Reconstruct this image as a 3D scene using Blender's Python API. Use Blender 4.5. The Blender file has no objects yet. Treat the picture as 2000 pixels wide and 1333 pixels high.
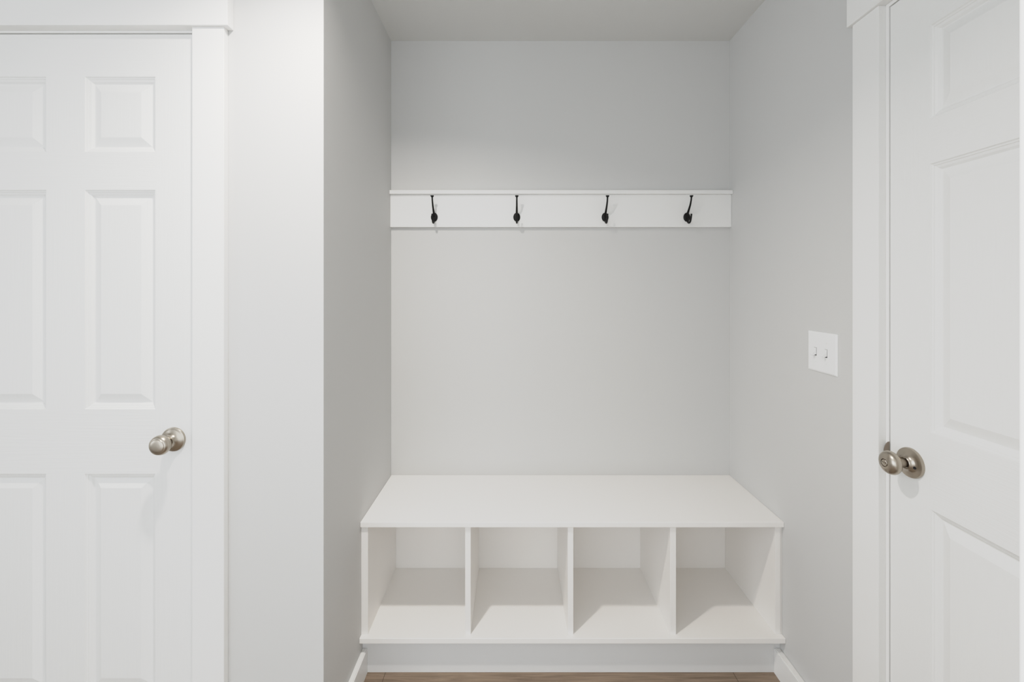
import bpy, bmesh, math
from mathutils import Vector, Matrix

COL = bpy.context.scene.collection

# ------------------------------------------------------------------ materials
def new_mat(name):
    m = bpy.data.materials.new(name)
    m.use_nodes = True
    nt = m.node_tree
    return m, nt, nt.nodes['Principled BSDF']

def N(nt, t, **kw):
    n = nt.nodes.new(t)
    for k, v in kw.items():
        setattr(n, k, v)
    return n

def coords(nt, scale=(1, 1, 1), rot=(0, 0, 0)):
    g = N(nt, 'ShaderNodeNewGeometry')
    mp = N(nt, 'ShaderNodeMapping')
    mp.inputs['Scale'].default_value = scale
    mp.inputs['Rotation'].default_value = rot
    nt.links.new(g.outputs['Position'], mp.inputs['Vector'])
    return mp.outputs['Vector']

def paint(name, col, rough=0.5, grain=None, strength=0.05, spec=0.4, texture=False):
    m, nt, b = new_mat(name)
    b.inputs['Base Color'].default_value = (*col, 1)
    b.inputs['Roughness'].default_value = rough
    b.inputs['Specular IOR Level'].default_value = spec
    if grain:
        v = coords(nt, grain)
        n = N(nt, 'ShaderNodeTexNoise')
        n.inputs['Scale'].default_value = 1.0
        n.inputs['Detail'].default_value = 3.0
        n.inputs['Distortion'].default_value = 0.6
        nt.links.new(v, n.inputs['Vector'])
        bp = N(nt, 'ShaderNodeBump')
        bp.inputs['Strength'].default_value = strength
        bp.inputs['Distance'].default_value = 0.0012
        nt.links.new(n.outputs['Fac'], bp.inputs['Height'])
        nt.links.new(bp.outputs['Normal'], b.inputs['Normal'])
    if texture:
        # lightly trowelled drywall: faint broad ripples with sparse ridges
        v = coords(nt, (1, 1, 1))
        n = N(nt, 'ShaderNodeTexNoise')
        n.inputs['Scale'].default_value = 9.0
        n.inputs['Detail'].default_value = 4.0
        n.inputs['Distortion'].default_value = 1.2
        nt.links.new(v, n.inputs['Vector'])
        r = N(nt, 'ShaderNodeValToRGB')
        r.color_ramp.elements[0].position = 0.62
        r.color_ramp.elements[1].position = 0.72
        nt.links.new(n.outputs['Fac'], r.inputs['Fac'])
        bp = N(nt, 'ShaderNodeBump')
        bp.inputs['Strength'].default_value = 0.06
        bp.inputs['Distance'].default_value = 0.0015
        nt.links.new(r.outputs['Color'], bp.inputs['Height'])
        nt.links.new(bp.outputs['Normal'], b.inputs['Normal'])
    return m

def metal(name, col, rough, metallic=1.0):
    m, nt, b = new_mat(name)
    b.inputs['Base Color'].default_value = (*col, 1)
    b.inputs['Metallic'].default_value = metallic
    n = N(nt, 'ShaderNodeTexNoise')
    n.inputs['Scale'].default_value = 220.0
    nt.links.new(coords(nt), n.inputs['Vector'])
    mr = N(nt, 'ShaderNodeMapRange')
    mr.inputs['To Min'].default_value = rough * 0.96
    mr.inputs['To Max'].default_value = rough * 1.04
    nt.links.new(n.outputs['Fac'], mr.inputs['Value'])
    nt.links.new(mr.outputs['Result'], b.inputs['Roughness'])
    return m

def floor_material():
    m, nt, b = new_mat('vinyl_plank')
    br = N(nt, 'ShaderNodeTexBrick')
    br.offset = 0.37
    br.inputs['Scale'].default_value = 1.0
    br.inputs['Brick Width'].default_value = 1.22
    br.inputs['Row Height'].default_value = 0.18
    br.inputs['Mortar Size'].default_value = 0.0012
    br.inputs['Color1'].default_value = (0.215, 0.160, 0.113, 1)
    br.inputs['Color2'].default_value = (0.262, 0.206, 0.155, 1)
    br.inputs['Mortar'].default_value = (0.09, 0.06, 0.04, 1)
    nt.links.new(coords(nt), br.inputs['Vector'])
    n = N(nt, 'ShaderNodeTexNoise')
    n.inputs['Scale'].default_value = 1.0
    n.inputs['Detail'].default_value = 7.0
    n.inputs['Roughness'].default_value = 0.65
    n.inputs['Distortion'].default_value = 0.8
    nt.links.new(coords(nt, (5, 110, 1)), n.inputs['Vector'])
    r = N(nt, 'ShaderNodeValToRGB')
    r.color_ramp.elements[0].position = 0.3
    r.color_ramp.elements[0].color = (0.55, 0.5, 0.46, 1)
    r.color_ramp.elements[1].position = 0.7
    r.color_ramp.elements[1].color = (1.25, 1.25, 1.25, 1)
    nt.links.new(n.outputs['Fac'], r.inputs['Fac'])
    mx = N(nt, 'ShaderNodeMix', data_type='RGBA', blend_type='MULTIPLY')
    mx.inputs['Factor'].default_value = 1.0
    nt.links.new(br.outputs['Color'], mx.inputs['A'])
    nt.links.new(r.outputs['Color'], mx.inputs['B'])
    nt.links.new(mx.outputs['Result'], b.inputs['Base Color'])
    b.inputs['Roughness'].default_value = 0.45
    return m

GREY = (0.585, 0.582, 0.572)
M_WALL = paint('wall_paint', GREY, 0.6, texture=True, spec=0.3)
M_CEIL = paint('ceiling_paint', (0.66, 0.66, 0.645), 0.7, texture=True, spec=0.2)
M_WHITE = paint('white_trim_paint', (0.82, 0.815, 0.80), 0.35, grain=(60, 60, 60), strength=0.02)
M_BENCH = paint('white_bench_paint', (0.862, 0.838, 0.808), 0.38, grain=(60, 60, 60), strength=0.02)
M_TOE = paint('toe_kick_shaded_paint', (0.70, 0.70, 0.695), 0.45, grain=(60, 60, 60), strength=0.02)  # bench white made greyer; the dimmer light down here is in the colour
M_EDGE = paint('lit_trim_paint', (0.93, 0.93, 0.92), 0.35, grain=(60, 60, 60), strength=0.02)  # trim white raised; strong light on the wall end is in the colour
M_DOORV = paint('door_paint_vertical_grain', (0.80, 0.80, 0.785), 0.38, grain=(190, 190, 7), strength=0.30)
M_DOORH = paint('door_paint_cross_grain', (0.80, 0.80, 0.785), 0.38, grain=(6, 6, 210), strength=0.42)
M_PLAST = paint('switch_plastic', (0.84, 0.84, 0.83), 0.3)
M_NICKEL = metal('satin_nickel', (0.41, 0.365, 0.31), 0.30)
M_DARKMETAL = metal('dark_nickel', (0.28, 0.24, 0.20), 0.35)
M_BLACK = metal('black_iron', (0.0035, 0.0032, 0.003), 0.5, 0.0)
M_BLACK.node_tree.nodes['Principled BSDF'].inputs['Specular IOR Level'].default_value = 0.25
M_HOLE = paint('dark_recess', (0.01, 0.01, 0.01), 0.8)
M_FLOOR = floor_material()

# ------------------------------------------------------------------ helpers
def link(name, me, mats, parent=None):
    o = bpy.data.objects.new(name, me)
    COL.objects.link(o)
    for m in (mats if isinstance(mats, (list, tuple)) else [mats]):
        me.materials.append(m)
    if parent:
        o.parent = parent
        o.matrix_parent_inverse = Matrix.Translation(-Vector(parent.location))
    return o

def finish(name, bm, mats, parent=None, smooth=False):
    bmesh.ops.recalc_face_normals(bm, faces=bm.faces[:])
    me = bpy.data.meshes.new(name)
    if smooth:
        for f in bm.faces:
            f.smooth = True
    bm.to_mesh(me); bm.free()
    if smooth:
        try:
            me.set_sharp_from_angle(angle=math.radians(38))
        except Exception:
            pass
    return link(name, me, mats, parent)

def add_box(bm, x0, x1, y0, y1, z0, z1, bev=0.0):
    r = bmesh.ops.create_cube(bm, size=1.0)
    vs = r['verts']
    for v in vs:
        v.co.x = x0 if v.co.x < 0 else x1
        v.co.y = y0 if v.co.y < 0 else y1
        v.co.z = z0 if v.co.z < 0 else z1
    if bev:
        es = list({e for v in vs for e in v.link_edges})
        bmesh.ops.bevel(bm, geom=es, offset=bev, segments=2, affect='EDGES', profile=0.5)

def box(name, x0, x1, y0, y1, z0, z1, mat, parent=None, bev=0.0):
    bm = bmesh.new()
    add_box(bm, x0, x1, y0, y1, z0, z1, bev)
    return finish(name, bm, mat, parent)

def prism(bm, pts, z0, z1):
    lo = [bm.verts.new((x, y, z0)) for x, y in pts]
    hi = [bm.verts.new((x, y, z1)) for x, y in pts]
    n = len(pts)
    bm.faces.new(lo[::-1]); bm.faces.new(hi)
    for i in range(n):
        bm.faces.new((lo[i], lo[(i + 1) % n], hi[(i + 1) % n], hi[i]))

def empty(name, loc):
    o = bpy.data.objects.new(name, None)
    o.empty_display_size = 0.05
    o.location = loc
    COL.objects.link(o)
    return o

def thing(o, label, cat, group=None):
    o['label'] = label; o['category'] = cat
    if group: o['group'] = group
    return o

def struct(o, label=None):
    o['kind'] = 'structure'
    if label: o['label'] = label
    return o

def lathe(bm, prof, origin, axis, seg=48, sx=1.0):
    """prof: (radius, height along axis). Revolved round an axis from origin."""
    a = Vector(axis).normalized()
    up = Vector((0, 0, 1)) if abs(a.z) < 0.9 else Vector((1, 0, 0))
    u = a.cross(up).normalized(); w = u.cross(a).normalized()
    o = Vector(origin)
    rings = []
    for r, h in prof:
        if r < 1e-6:
            rings.append([bm.verts.new(o + a * h)])
        else:
            rings.append([bm.verts.new(o + a * h + u * (r * sx * math.cos(t)) + w * (r * math.sin(t)))
                          for t in [2 * math.pi * i / seg for i in range(seg)]])
    for A, B in zip(rings[:-1], rings[1:]):
        if len(A) == 1 and len(B) == 1: continue
        for i in range(seg):
            j = (i + 1) % seg
            if len(A) == 1: bm.faces.new((A[0], B[i], B[j]))
            elif len(B) == 1: bm.faces.new((A[i], A[j], B[0]))
            else: bm.faces.new((A[i], A[j], B[j], B[i]))
    for R in (rings[0], rings[-1]):
        if len(R) > 1: bm.faces.new(R)

def catmull(ps, n=8):
    ps = [Vector(p) for p in ps]
    P = [2 * ps[0] - ps[1]] + ps + [2 * ps[-1] - ps[-2]]
    out = []
    for i in range(1, len(P) - 2):
        for k in range(n):
            t = k / n
            a, b, c, d = P[i - 1], P[i], P[i + 1], P[i + 2]
            out.append(0.5 * ((2 * b) + (c - a) * t + (2 * a - 5 * b + 4 * c - d) * t * t + (-a + 3 * b - 3 * c + d) * t ** 3))
    out.append(ps[-1])
    return out

def sweep(bm, pts, rads, seg=14, flat=1.0):
    """tube in the local YZ plane; rads interpolated along it."""
    n = len(pts); rings = []
    for i, p in enumerate(pts):
        t = (pts[min(i + 1, n - 1)] - pts[max(i - 1, 0)]).normalized()
        s = Vector((1, 0, 0)); q = t.cross(s).normalized()
        f = i / (n - 1) * (len(rads) - 1); k = min(int(f), len(rads) - 2); r = rads[k] + (rads[k + 1] - rads[k]) * (f - k)
        rings.append([bm.verts.new(p + s * (r * math.cos(a)) + q * (r * flat * math.sin(a)))
                      for a in [2 * math.pi * j / seg for j in range(seg)]])
    for A, B in zip(rings[:-1], rings[1:]):
        for i in range(seg):
            j = (i + 1) % seg
            bm.faces.new((A[i], A[j], B[j], B[i]))
    bm.faces.new(rings[0]); bm.faces.new(rings[-1])

# ------------------------------------------------------------------ dimensions (metres)
XL, XR = -0.532, 0.9336          # alcove side walls
YB = 1.885                       # alcove back wall
YH = 1.2156                      # hall wall with the left door
ZC = 2.421                       # ceiling
YN = -1.6                        # how far the hall runs behind the camera
XW = -2.6

# ------------------------------------------------------------------ room shell
struct(box('floor', XW, XR + 0.12, YN, YB + 0.12, -0.05, 0.0, M_FLOOR))
struct(box('ceiling', XW, XR + 0.12, YN, YB + 0.12, ZC, ZC + 0.05, M_CEIL))
struct(box('wall_back', XL - 0.1, XR + 0.12, YB, YB + 0.12, 0, ZC, M_WALL))

# left door opening
DLX0, DLX1, DLZ = -1.620, -0.889, 2.060
JG = 0.003
JL0, JL1, JLZ = DLX0 - JG, DLX1 + JG, DLZ + JG
bm = bmesh.new()
JT = 0.018
prism(bm, [(JL1 + JT, YH), (XL, YH), (XL, YB), (XL - 0.12, YB), (XL - 0.12, YH + 0.12), (JL1 + JT, YH + 0.12)], 0, ZC)
add_box(bm, JL0 - JT, JL1 + JT, YH, YH + 0.12, JLZ + JT, ZC)
add_box(bm, XW, JL0 - JT, YH, YH + 0.12, 0, ZC)
struct(finish('wall_left', bm, M_WALL))

# right wall with its door opening
DRY1 = 1.0804; DRY0 = DRY1 - 0.762; DRZ = 2.048
JR0, JR1, JRZ = DRY0 - JG, DRY1 + JG, DRZ + JG
bm = bmesh.new()
add_box(bm, XR, XR + 0.12, JR1 + JT, YB, 0, ZC)
add_box(bm, XR, XR + 0.12, JR0 - JT, JR1 + JT, JRZ + JT, ZC)
add_box(bm, XR, XR + 0.12, YN, JR0 - JT, 0, ZC)
struct(finish('wall_right', bm, M_WALL))

# wall end of the opening the photograph is taken from (sliver at the right edge)
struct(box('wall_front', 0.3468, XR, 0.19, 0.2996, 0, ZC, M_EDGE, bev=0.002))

struct(box('wall_side_blocker', XW - 0.12, XW, YN, YH, 0, ZC, M_WALL))  # unseen wall added to block world light coming in from the left

# ------------------------------------------------------------------ doors
PROFILE = [(0.0, 0.0), (0.002, 0.0030), (0.005, 0.0042), (0.006, 0.0060), (0.011, 0.0082),
           (0.0155, 0.0128), (0.0180, 0.0132), (0.0405, 0.0040), (0.0425, 0.0034)]

def panel_door(name, W, H, us, rows, to_world, mat_pair, thick=0.035):
    """us: (left, right) pairs of panel columns, rows: (bottom, top) pairs; u, v, depth -> world by to_world"""
    bm = bmesh.new()
    cache = {}
    def V(u, v, d):
        k = (round(u, 5), round(v, 5), round(d, 5))
        if k not in cache: cache[k] = bm.verts.new(to_world(*k))
        return cache[k]
    ul = [0.0] + [x for p in us for x in p] + [W]
    vl = [0.0] + [x for p in rows for x in p] + [H]
    def is_panel(i, j): return i % 2 == 1 and j % 2 == 1
    for i in range(len(ul) - 1):
        for j in range(len(vl) - 1):
            u0, u1, v0, v1 = ul[i], ul[i + 1], vl[j], vl[j + 1]
            if not is_panel(i, j):
                f = bm.faces.new((V(u0, v0, 0), V(u1, v0, 0), V(u1, v1, 0), V(u0, v1, 0)))
                stile = i == 0 or i == len(ul) - 2
                f.material_index = 1 if (not stile and j % 2 == 0) else 0
                continue
            for (o0, d0), (o1, d1) in zip(PROFILE[:-1], PROFILE[1:]):
                a = [(u0 + o0, v0 + o0), (u1 - o0, v0 + o0), (u1 - o0, v1 - o0), (u0 + o0, v1 - o0)]
                b = [(u0 + o1, v0 + o1), (u1 - o1, v0 + o1), (u1 - o1, v1 - o1), (u0 + o1, v1 - o1)]
                for k in range(4):
                    l = (k + 1) % 4
                    bm.faces.new((V(*a[k], d0), V(*a[l], d0), V(*b[l], d1), V(*b[k], d1)))
            o, d = PROFILE[-1]
            bm.faces.new((V(u0 + o, v0 + o, d), V(u1 - o, v0 + o, d), V(u1 - o, v1 - o, d), V(u0 + o, v1 - o, d)))
    # edges and back
    per = [(u, 0.0) for u in ul] + [(W, v) for v in vl[1:]] + [(u, H) for u in ul[::-1][1:]] + [(0.0, v) for v in vl[::-1][1:-1]]
    bk = [V(u, v, thick) for u, v in per]
    fr = [V(u, v, 0) for u, v in per]
    for k in range(len(per)):
        l = (k + 1) % len(per)
        bm.faces.new((fr[k], fr[l], bk[l], bk[k]))
    bm.faces.new(bk)
    return finish(name, bm, list(mat_pair))

K = 1.4325e-3
YD = YH + 0.002
def lx(px): return (px - 1004) * K
zb = 0.012
rowsL = [(0.212, 0.830), (1.0105, 1.625), (1.731, 1.942)]
colsL = [(-1.506 - DLX0, -1.309 - DLX0), (-1.2009 - DLX0, -1.0038 - DLX0)]
door1 = panel_door('door_1', DLX1 - DLX0, DLZ - zb, colsL, [(a - zb, b - zb) for a, b in rowsL],
                   lambda u, v, d: (DLX0 + u, YD + d, zb + v), (M_DOORV, M_DOORH))
struct(door1, 'white six-panel door on the left with a round satin nickel knob')

rowsR = [(0.222, 0.853), (1.026, 1.629), (1.731, 1.9405)]
colsR = [(0.1019, 0.327), (0.435, 0.660)]
XD = XR + 0.001
door2 = panel_door('door_2', DRY1 - DRY0, DRZ - zb, colsR, [(a - zb, b - zb) for a, b in rowsR],
                   lambda u, v, d: (XD + d, DRY1 - u, zb + v), (M_DOORV, M_DOORH))
struct(door2, 'white panel door at the right edge with a locking nickel knob')

# knob of the left door
def loc_empty(name, parent, loc):
    e = empty(name, loc); e.parent = parent
    return e
kc = (-0.9515, YD, 0.9272); ax = (0, -1, 0)
bm = bmesh.new()
lathe(bm, [(0.0, 0.0215), (0.0085, 0.0215), (0.0085, 0.027), (0.0105, 0.0275), (0.0125, 0.029), (0.019, 0.0325), (0.0245, 0.0385), (0.0268, 0.0455),
           (0.0263, 0.051), (0.0245, 0.0555), (0.0220, 0.0580), (0.0207, 0.0588), (0.0197, 0.0590), (0.0190, 0.0602), (0.0170, 0.0611), (0.010, 0.0619), (0.0, 0.0622)], kc, ax, 56)
kn = finish('doorknob', bm, M_NICKEL, door1, True)
kn['label'] = 'round satin nickel doorknob with a flat ringed face'
bm = bmesh.new()
lathe(bm, [(0.0, 0.0003), (0.0333, 0.0003), (0.0335, 0.003), (0.0325, 0.0052), (0.0302, 0.0062), (0.0290, 0.0072), (0.0275, 0.0080), (0.0225, 0.0100), (0.0175, 0.0135),
           (0.0148, 0.0180), (0.0142, 0.0215), (0.0125, 0.0225), (0.0118, 0.0215), (0.0115, 0.018), (0.0, 0.018)], kc, ax, 56)
finish('rosette', bm, M_NICKEL, kn, True)

# knob of the right door
kc = (XD, 1.0235, 0.939); ax = (-1, 0, 0)
bm = bmesh.new()
lathe(bm, [(0.0, 0.0145), (0.0098, 0.0145), (0.0098, 0.0368), (0.013, 0.0372), (0.0190, 0.0385), (0.0240, 0.0415), (0.0263, 0.0450), (0.0271, 0.0490),
           (0.0262, 0.0540), (0.0232, 0.0585), (0.0185, 0.0617), (0.0125, 0.0637), (0.0095, 0.0642), (0.0092, 0.0610), (0.0, 0.0610)], kc, ax, 56)
kn2 = finish('doorknob', bm, M_NICKEL, door2, True)
kn2['label'] = 'rounded satin nickel doorknob with a privacy button in its face'
bm = bmesh.new()
lathe(bm, [(0.0, 0.0003), (0.0345, 0.0003), (0.0348, 0.0035), (0.0335, 0.0066), (0.0305, 0.0076), (0.0270, 0.0083), (0.0225, 0.0096), (0.0180, 0.0120),
           (0.0152, 0.0150), (0.0142, 0.0172), (0.0132, 0.0178), (0.0120, 0.0170), (0.0118, 0.014), (0.0, 0.014)], kc, ax, 56)
rs = finish('rosette', bm, M_NICKEL, kn2, True)
bm = bmesh.new()
lathe(bm, [(0.0, 0.060), (0.0078, 0.060), (0.0078, 0.0640), (0.0072, 0.0647), (0.0, 0.0650)], kc, ax, 32)
# raised turn bar across the button
add_box(bm, kc[0] - 0.0668, kc[0] - 0.0645, kc[1] - 0.0055, kc[1] + 0.0055, kc[2] - 0.0013, kc[2] + 0.0013, 0.0004)
finish('lock_button', bm, M_NICKEL, kn2, True)
bm = bmesh.new()
lathe(bm, [(0.0, -0.003), (0.0034, -0.003), (0.0034, 0.0002), (0.0, 0.0002)], (kc[0] - 0.0109, kc[1] - 0.0195, kc[2] - 0.0045), (-0.90, -0.42, -0.08), 24)
finish('release_hole', bm, M_HOLE, kn2, True)

# ------------------------------------------------------------------ door frames
t1 = empty('trim_1', (JL1, YH, 0))
struct(t1, 'white casing with a wide header board around the left door')
CI, CO = -0.8855, -0.798
box('side_casing', CI, CO, YH - 0.019, YH - 0.0002, 0, 2.0688, M_WHITE, t1, 0.0012)
box('side_casing', -1.711, -1.6235, YH - 0.019, YH - 0.0002, 0, 2.0688, M_WHITE, t1, 0.0012)
box('header_casing', -1.727, -0.783, YH - 0.0269, YH - 0.0002, 2.069, 2.210, M_WHITE, t1, 0.0012)
bm = bmesh.new()
add_box(bm, JL1, JL1 + JT, YH - 0.0001, YH + 0.12, 0, JLZ + JT)
add_box(bm, JL0 - JT, JL0, YH - 0.0001, YH + 0.12, 0, JLZ + JT)
add_box(bm, JL0, JL1, YH - 0.0001, YH + 0.12, JLZ, JLZ + JT)
# stops behind the door
add_box(bm, JL1 - 0.012, JL1, YD + 0.0355, YD + 0.07, 0, JLZ)
add_box(bm, JL0, JL0 + 0.012, YD + 0.0355, YD + 0.07, 0, JLZ)
add_box(bm, JL0, JL1, YD + 0.0355, YD + 0.07, JLZ - 0.012, JLZ)
finish('jamb', bm, M_WHITE, t1)

t2 = empty('trim_2', (XR, JR1, 0))
struct(t2, 'white casing with a header board around the right door')
box('side_casing', XR - 0.019, XR - 0.0002, 1.0926, 1.1765, 0, 2.0598, M_WHITE, t2, 0.0012)
box('side_casing', XR - 0.019, XR - 0.0002, 0.3000, 0.3110, 0, 2.0598, M_WHITE, t2, 0.0012)
box('header_casing', XR - 0.0269, XR - 0.0002, 0.3000, 1.1870, 2.060, 2.200, M_WHITE, t2, 0.0012)
bm = bmesh.new()
add_box(bm, XR - 0.0001, XR + 0.12, JR1, JR1 + JT, 0, JRZ + JT)
add_box(bm, XR - 0.0001, XR + 0.12, JR0 - JT, JR0, 0, JRZ + JT)
add_box(bm, XR - 0.0001, XR + 0.12, JR0, JR1, JRZ, JRZ + JT)
add_box(bm, XD + 0.0355, XD + 0.07, JR1 - 0.012, JR1, 0, JRZ)
add_box(bm, XD + 0.0355, XD + 0.07, JR0, JR0 + 0.012, 0, JRZ)
add_box(bm, XD + 0.0355, XD + 0.07, JR0, JR1, JRZ - 0.012, JRZ)
finish('jamb', bm, M_WHITE, t2)
# strike plate lip: a D-shaped tongue wrapping the jamb edge beside the latch
bm = bmesh.new()
n = 20; zc = 0.939; hh = 0.029; ww = 0.0102
outer = [(ww * math.cos(a), hh * math.sin(a)) for a in [-math.pi / 2 + math.pi * i / n for i in range(n + 1)]]
fr, bk = [], []
for y, z in outer:
    cx = 0.0052 * (y / ww) ** 2
    fr.append(bm.verts.new((XR - 0.0016 - cx, 1.0818 + y, zc + z)))
    bk.append(bm.verts.new((XR - 0.0003 - cx, 1.0818 + y, zc + z)))
bm.faces.new(fr); bm.faces.new(bk[::-1])
for i in range(len(fr)):
    j = (i + 1) % len(fr)
    bm.faces.new((fr[i], fr[j], bk[j], bk[i]))
sp = finish('strike_plate', bm, M_DARKMETAL, t2)
sp['label'] = 'dark nickel strike plate lip on the jamb'

# ------------------------------------------------------------------ baseboards
BT, BH = 0.0175, 0.087
def baseboard(name, pts, label):
    bm = bmesh.new(); prism(bm, pts, 0, BH)
    es = [e for e in bm.edges if all(abs(v.co.z - BH) < 1e-6 for v in e.verts)]
    bmesh.ops.bevel(bm, geom=es, offset=0.003, segments=2, affect='EDGES')
    return struct(finish(name, bm, M_WHITE), label)
baseboard('baseboard_left', [(XL, YH - BT), (XL + BT, YH - BT), (XL + BT, 1.5270), (XL, 1.5270)], 'white baseboard on the left alcove wall')
baseboard('baseboard_right', [(XR - BT - 0.004, 1.1766), (XR, 1.1766), (XR, 1.5270), (XR - BT - 0.004, 1.5270)], 'white baseboard on the right alcove wall')
baseboard('baseboard_hall', [(CO, YH - BT), (XL - 0.0001, YH - BT), (XL - 0.0001, YH), (CO, YH)], 'white baseboard under the hall wall')

# ------------------------------------------------------------------ cubby bench
bench = empty('cubby_bench', ((XL + XR) / 2, 1.70, 0))
thing(bench, 'white built-in bench with four open shoe cubbies filling the alcove', 'bench')
YF = 1.512
G = 0.0006
box('seat', XL + G, XR - G, 1.503, YB - G, 0.5225, 0.5402, M_BENCH, bench, 0.0012)
box('bottom_shelf', XL + G, XR - G, 1.4945, YB - G, 0.1275, 0.1452, M_BENCH, bench, 0.0012)
for x0, x1 in ((-0.1700, -0.1505), (0.1870, 0.2060), (0.5425, 0.5630)):
    box('divider', x0, x1, YF, 1.8705, 0.1454, 0.5223, M_BENCH, bench, 0.0008)
box('side_panel', XL + G, -0.5075, YF, 1.8705, 0.1454, 0.5223, M_BENCH, bench, 0.0008)
box('side_panel', 0.9070, 0.9255, YF, 1.8705, 0.1454, 0.5223, M_BENCH, bench, 0.0008)
box('back_panel', XL + G, XR - G, 1.8710, YB - G, 0.1454, 0.5223, M_BENCH, bench)
box('filler_strip', 0.9256, XR - G, YF + 0.004, 1.60, 0.1454, 0.5223, M_BENCH, bench)
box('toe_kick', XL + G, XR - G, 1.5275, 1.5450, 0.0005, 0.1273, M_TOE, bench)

# ------------------------------------------------------------------ coat rail
rail = empty('coat_rail', ((XL + XR) / 2, YB, 1.69))
thing(rail, 'long white wooden coat rail with a thin top ledge on the back wall', 'coat rail')
box('backboard', XL + G, XR - G, 1.8675, YB - G, 1.6120, 1.7518, M_WHITE, rail, 0.001)
box('ledge', XL + G, XR - G, 1.8543, YB - G, 1.7520, 1.7680, M_WHITE, rail, 0.001)

# ------------------------------------------------------------------ coat hooks (local: board at y=0, towards the room -y)
def make_hook():
    root = empty('coat_hook', (0, 0, 0))
    bm = bmesh.new()
    # oval domed plate, edge to the board
    prof = [(0.0, 0.0), (0.0188, 0.0), (0.0196, 0.0012), (0.0190, 0.0024), (0.0165, 0.0036), (0.0110, 0.0052), (0.0050, 0.0060), (0.0, 0.0062)]
    lathe(bm, prof, (0, 0, 0), (0, -1, 0), 40, sx=0.76)
    finish('backplate', bm, M_BLACK, root, True)
    # two small screw heads
    for z in (0.012, -0.012):
        bm = bmesh.new()
        lathe(bm, [(0.0, 0.002), (0.0030, 0.002), (0.0028, 0.0062), (0.0, 0.0070)], (0, 0, z), (0, -1, 0), 16)
        finish('screw', bm, M_BLACK, root, True)
    bm = bmesh.new()
    pts = catmull([(0, -0.003, 0.002), (0, -0.0095, 0.0135), (0, -0.022, 0.028), (0, -0.036, 0.0445), (0, -0.0455, 0.062), (0, -0.0495, 0.0775)], 7)
    sweep(bm, pts, [0.0050, 0.0050, 0.0043, 0.0037, 0.0034, 0.0034])
    lathe(bm, [(0.0, -0.004), (0.0030, -0.0035), (0.0055, 0.0), (0.0072, 0.0022), (0.0075, 0.0045), (0.0067, 0.0060), (0.0, 0.0066)],
          (0, -0.0495, 0.0775), (0, -0.12, 1), 24)
    finish('upper_prong', bm, M_BLACK, root, True)
    bm = bmesh.new()
    pts = catmull([(0, -0.003, -0.004), (0, -0.0100, -0.0185), (0, -0.0205, -0.0268), (0, -0.0330, -0.0262), (0, -0.0425, -0.0165), (0, -0.0480, -0.0010), (0, -0.0490, 0.0040)], 7)
    sweep(bm, pts, [0.0050, 0.0045, 0.0040, 0.0038, 0.0036, 0.0036, 0.0036])
    lathe(bm, [(0.0, -0.003), (0.0032, -0.002), (0.0040, 0.0005), (0.0038, 0.0024), (0.0, 0.0034)], (0, -0.0490, 0.0040), (0, -0.15, 1), 20)
    finish('lower_prong', bm, M_BLACK, root, True)
    return root
hook = make_hook()
parts = list(hook.children)
HOOKS = [(-0.3420, 'black metal coat hook nearest the grey left alcove wall'),
         (0.0116, 'black coat hook seen straight on, second from the left alcove wall'),
         (0.3905, 'black coat hook third from the left alcove wall, between two others'),
         (0.7410, 'black coat hook nearest the right wall, its curled lower prong showing')]
for i, (x, lab) in enumerate(HOOKS):
    if i == 0:
        h = hook
    else:
        h = hook.copy(); COL.objects.link(h)
        for p in parts:
            c = p.copy(); COL.objects.link(c); c.parent = h
    h.location = (x, 1.8673, 1.6540)
    thing(h, lab, 'hook', 'black coat hooks on the white rail')

# ------------------------------------------------------------------ light switch
PY0, PY1, PZ0, PZ1 = 1.2530, 1.3760, 1.0940, 1.2160
sw = empty('light_switch', (XR, (PY0 + PY1) / 2, (PZ0 + PZ1) / 2))
thing(sw, 'white double toggle light switch on the grey right wall', 'light switch')
bm = bmesh.new()
def ring(o, x): return [bm.verts.new((x, y, z)) for y, z in ((PY0 + o, PZ0 + o), (PY1 - o, PZ0 + o), (PY1 - o, PZ1 - o), (PY0 + o, PZ1 - o))]
rr = [ring(0, XR - 0.0002), ring(0, XR - 0.0025), ring(0.0015, XR - 0.0040), ring(0.0050, XR - 0.0056)]
for A, B in zip(rr[:-1], rr[1:]):
    for k in range(4):
        l = (k + 1) % 4
        bm.faces.new((A[k], A[l], B[l], B[k]))
bm.faces.new(rr[-1]); bm.faces.new(rr[0][::-1])
finish('cover_plate', bm, M_PLAST, sw)
PC = (PZ0 + PZ1) / 2
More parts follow.
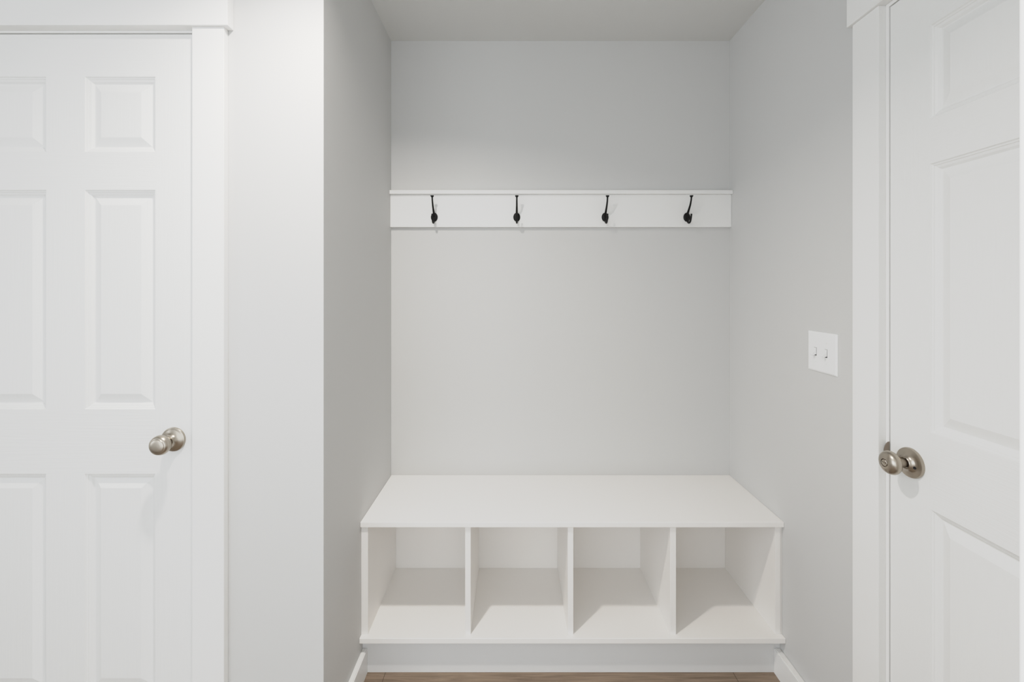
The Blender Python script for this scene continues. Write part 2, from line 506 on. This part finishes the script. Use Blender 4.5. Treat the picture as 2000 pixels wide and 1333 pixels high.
for yc in (1.3175 - 0.023, 1.3175 + 0.023):
    xf = XR - 0.0056
    # slot frame, dark slot and lever pointing down
    box('toggle_slot', xf - 0.0004, xf + 0.001, yc - 0.0052, yc + 0.0052, PC - 0.0123, PC + 0.0123, M_HOLE, sw)
    bm = bmesh.new()
    add_box(bm, xf - 0.0012, xf + 0.0005, yc - 0.0046, yc + 0.0046, PC - 0.0085, PC + 0.0116, 0.0004)
    # lever as a tapered wedge
    a = [(xf - 0.0008, PC + 0.004), (xf - 0.0008, PC - 0.0085), (xf - 0.0125, PC - 0.0125), (xf - 0.0140, PC - 0.0080)]
    lo = [bm.verts.new((x, yc - (0.0042 if i < 2 else 0.0034), z)) for i, (x, z) in enumerate(a)]
    hi = [bm.verts.new((x, yc + (0.0042 if i < 2 else 0.0034), z)) for i, (x, z) in enumerate(a)]
    bm.faces.new(lo); bm.faces.new(hi[::-1])
    for k in range(4):
        l = (k + 1) % 4
        bm.faces.new((lo[k], lo[l], hi[l], hi[k]))
    finish('toggle', bm, M_PLAST, sw)
    for dz in (-0.0302, 0.0302):
        bm = bmesh.new()
        lathe(bm, [(0.0, -0.0005), (0.0030, -0.0005), (0.0028, 0.0008), (0.0, 0.0011)], (xf, yc, PC + dz), (-1, 0, 0), 20)
        finish('screw', bm, M_PLAST, sw, True)

# ------------------------------------------------------------------ lights
def light(name, kind, loc, energy, color, **kw):
    d = bpy.data.lights.new(name, kind)
    d.energy = energy; d.color = color
    for k, v in kw.items(): setattr(d, k, v)
    o = bpy.data.objects.new(name, d)
    o.location = loc
    COL.objects.link(o)
    return o
light('ceiling_lamp', 'AREA', (-0.485, 0.78, 2.385), 14.2, (1.0, 0.945, 0.885), shape='DISK', size=0.075, spread=math.radians(143))
fill = light('left_fill_light', 'AREA', (-2.5, -0.55, 1.50), 16.0, (0.89, 0.945, 1.0), shape='RECTANGLE', size=1.7, size_y=1.9, spread=math.radians(100))  # added fill, no real window; brightens the right wall and door
fill.rotation_euler = (0, math.radians(-90), 0)

w = bpy.data.worlds.new('world')
bpy.context.scene.world = w
w.use_nodes = True
bg = w.node_tree.nodes['Background']
bg.inputs['Color'].default_value = (0.91, 0.96, 1.0, 1)
bg.inputs['Strength'].default_value = 1.95

# ------------------------------------------------------------------ camera
cd = bpy.data.cameras.new('camera')
cam = bpy.data.objects.new('camera', cd)
COL.objects.link(cam)
cam.location = (0, 0, 1.35)
cam.rotation_euler = (math.radians(90), 0, 0)
cd.sensor_width = 36.0
cd.lens = 850.0 / 2000.0 * 36.0
cd.shift_x = -4.0 / 2000.0
cd.shift_y = -103.5 / 2000.0
cd.clip_start = 0.02
sc = bpy.context.scene
sc.camera = cam
sc.view_settings.view_transform = 'Standard'
sc.view_settings.look = 'None'
sc.view_settings.exposure = 0.0
# soft tone curve, like the photograph's lifted shadows and held highlights
sc.view_settings.use_curve_mapping = True
cm = sc.view_settings.curve_mapping
WL = 2.0
cm.white_level = (WL, WL, WL)
cm.use_clip = False
cv = cm.curves[3]
TONE = [(0.0, 0.0), (0.03, 0.036), (0.10, 0.130), (0.25, 0.328), (0.40, 0.480), (0.52, 0.582), (0.65, 0.650), (0.80, 0.690), (1.10, 0.765), (1.5, 0.835), (2.0, 0.91)]
for i, (x, y) in enumerate(TONE):
    if i == 0: cv.points[0].location = (0, 0)
    elif i == len(TONE) - 1: cv.points[-1].location = (x / WL, y)
    else: cv.points.new(x / WL, y)
cm.update()
sc.cycles.max_bounces = 12
sc.cycles.diffuse_bounces = 8
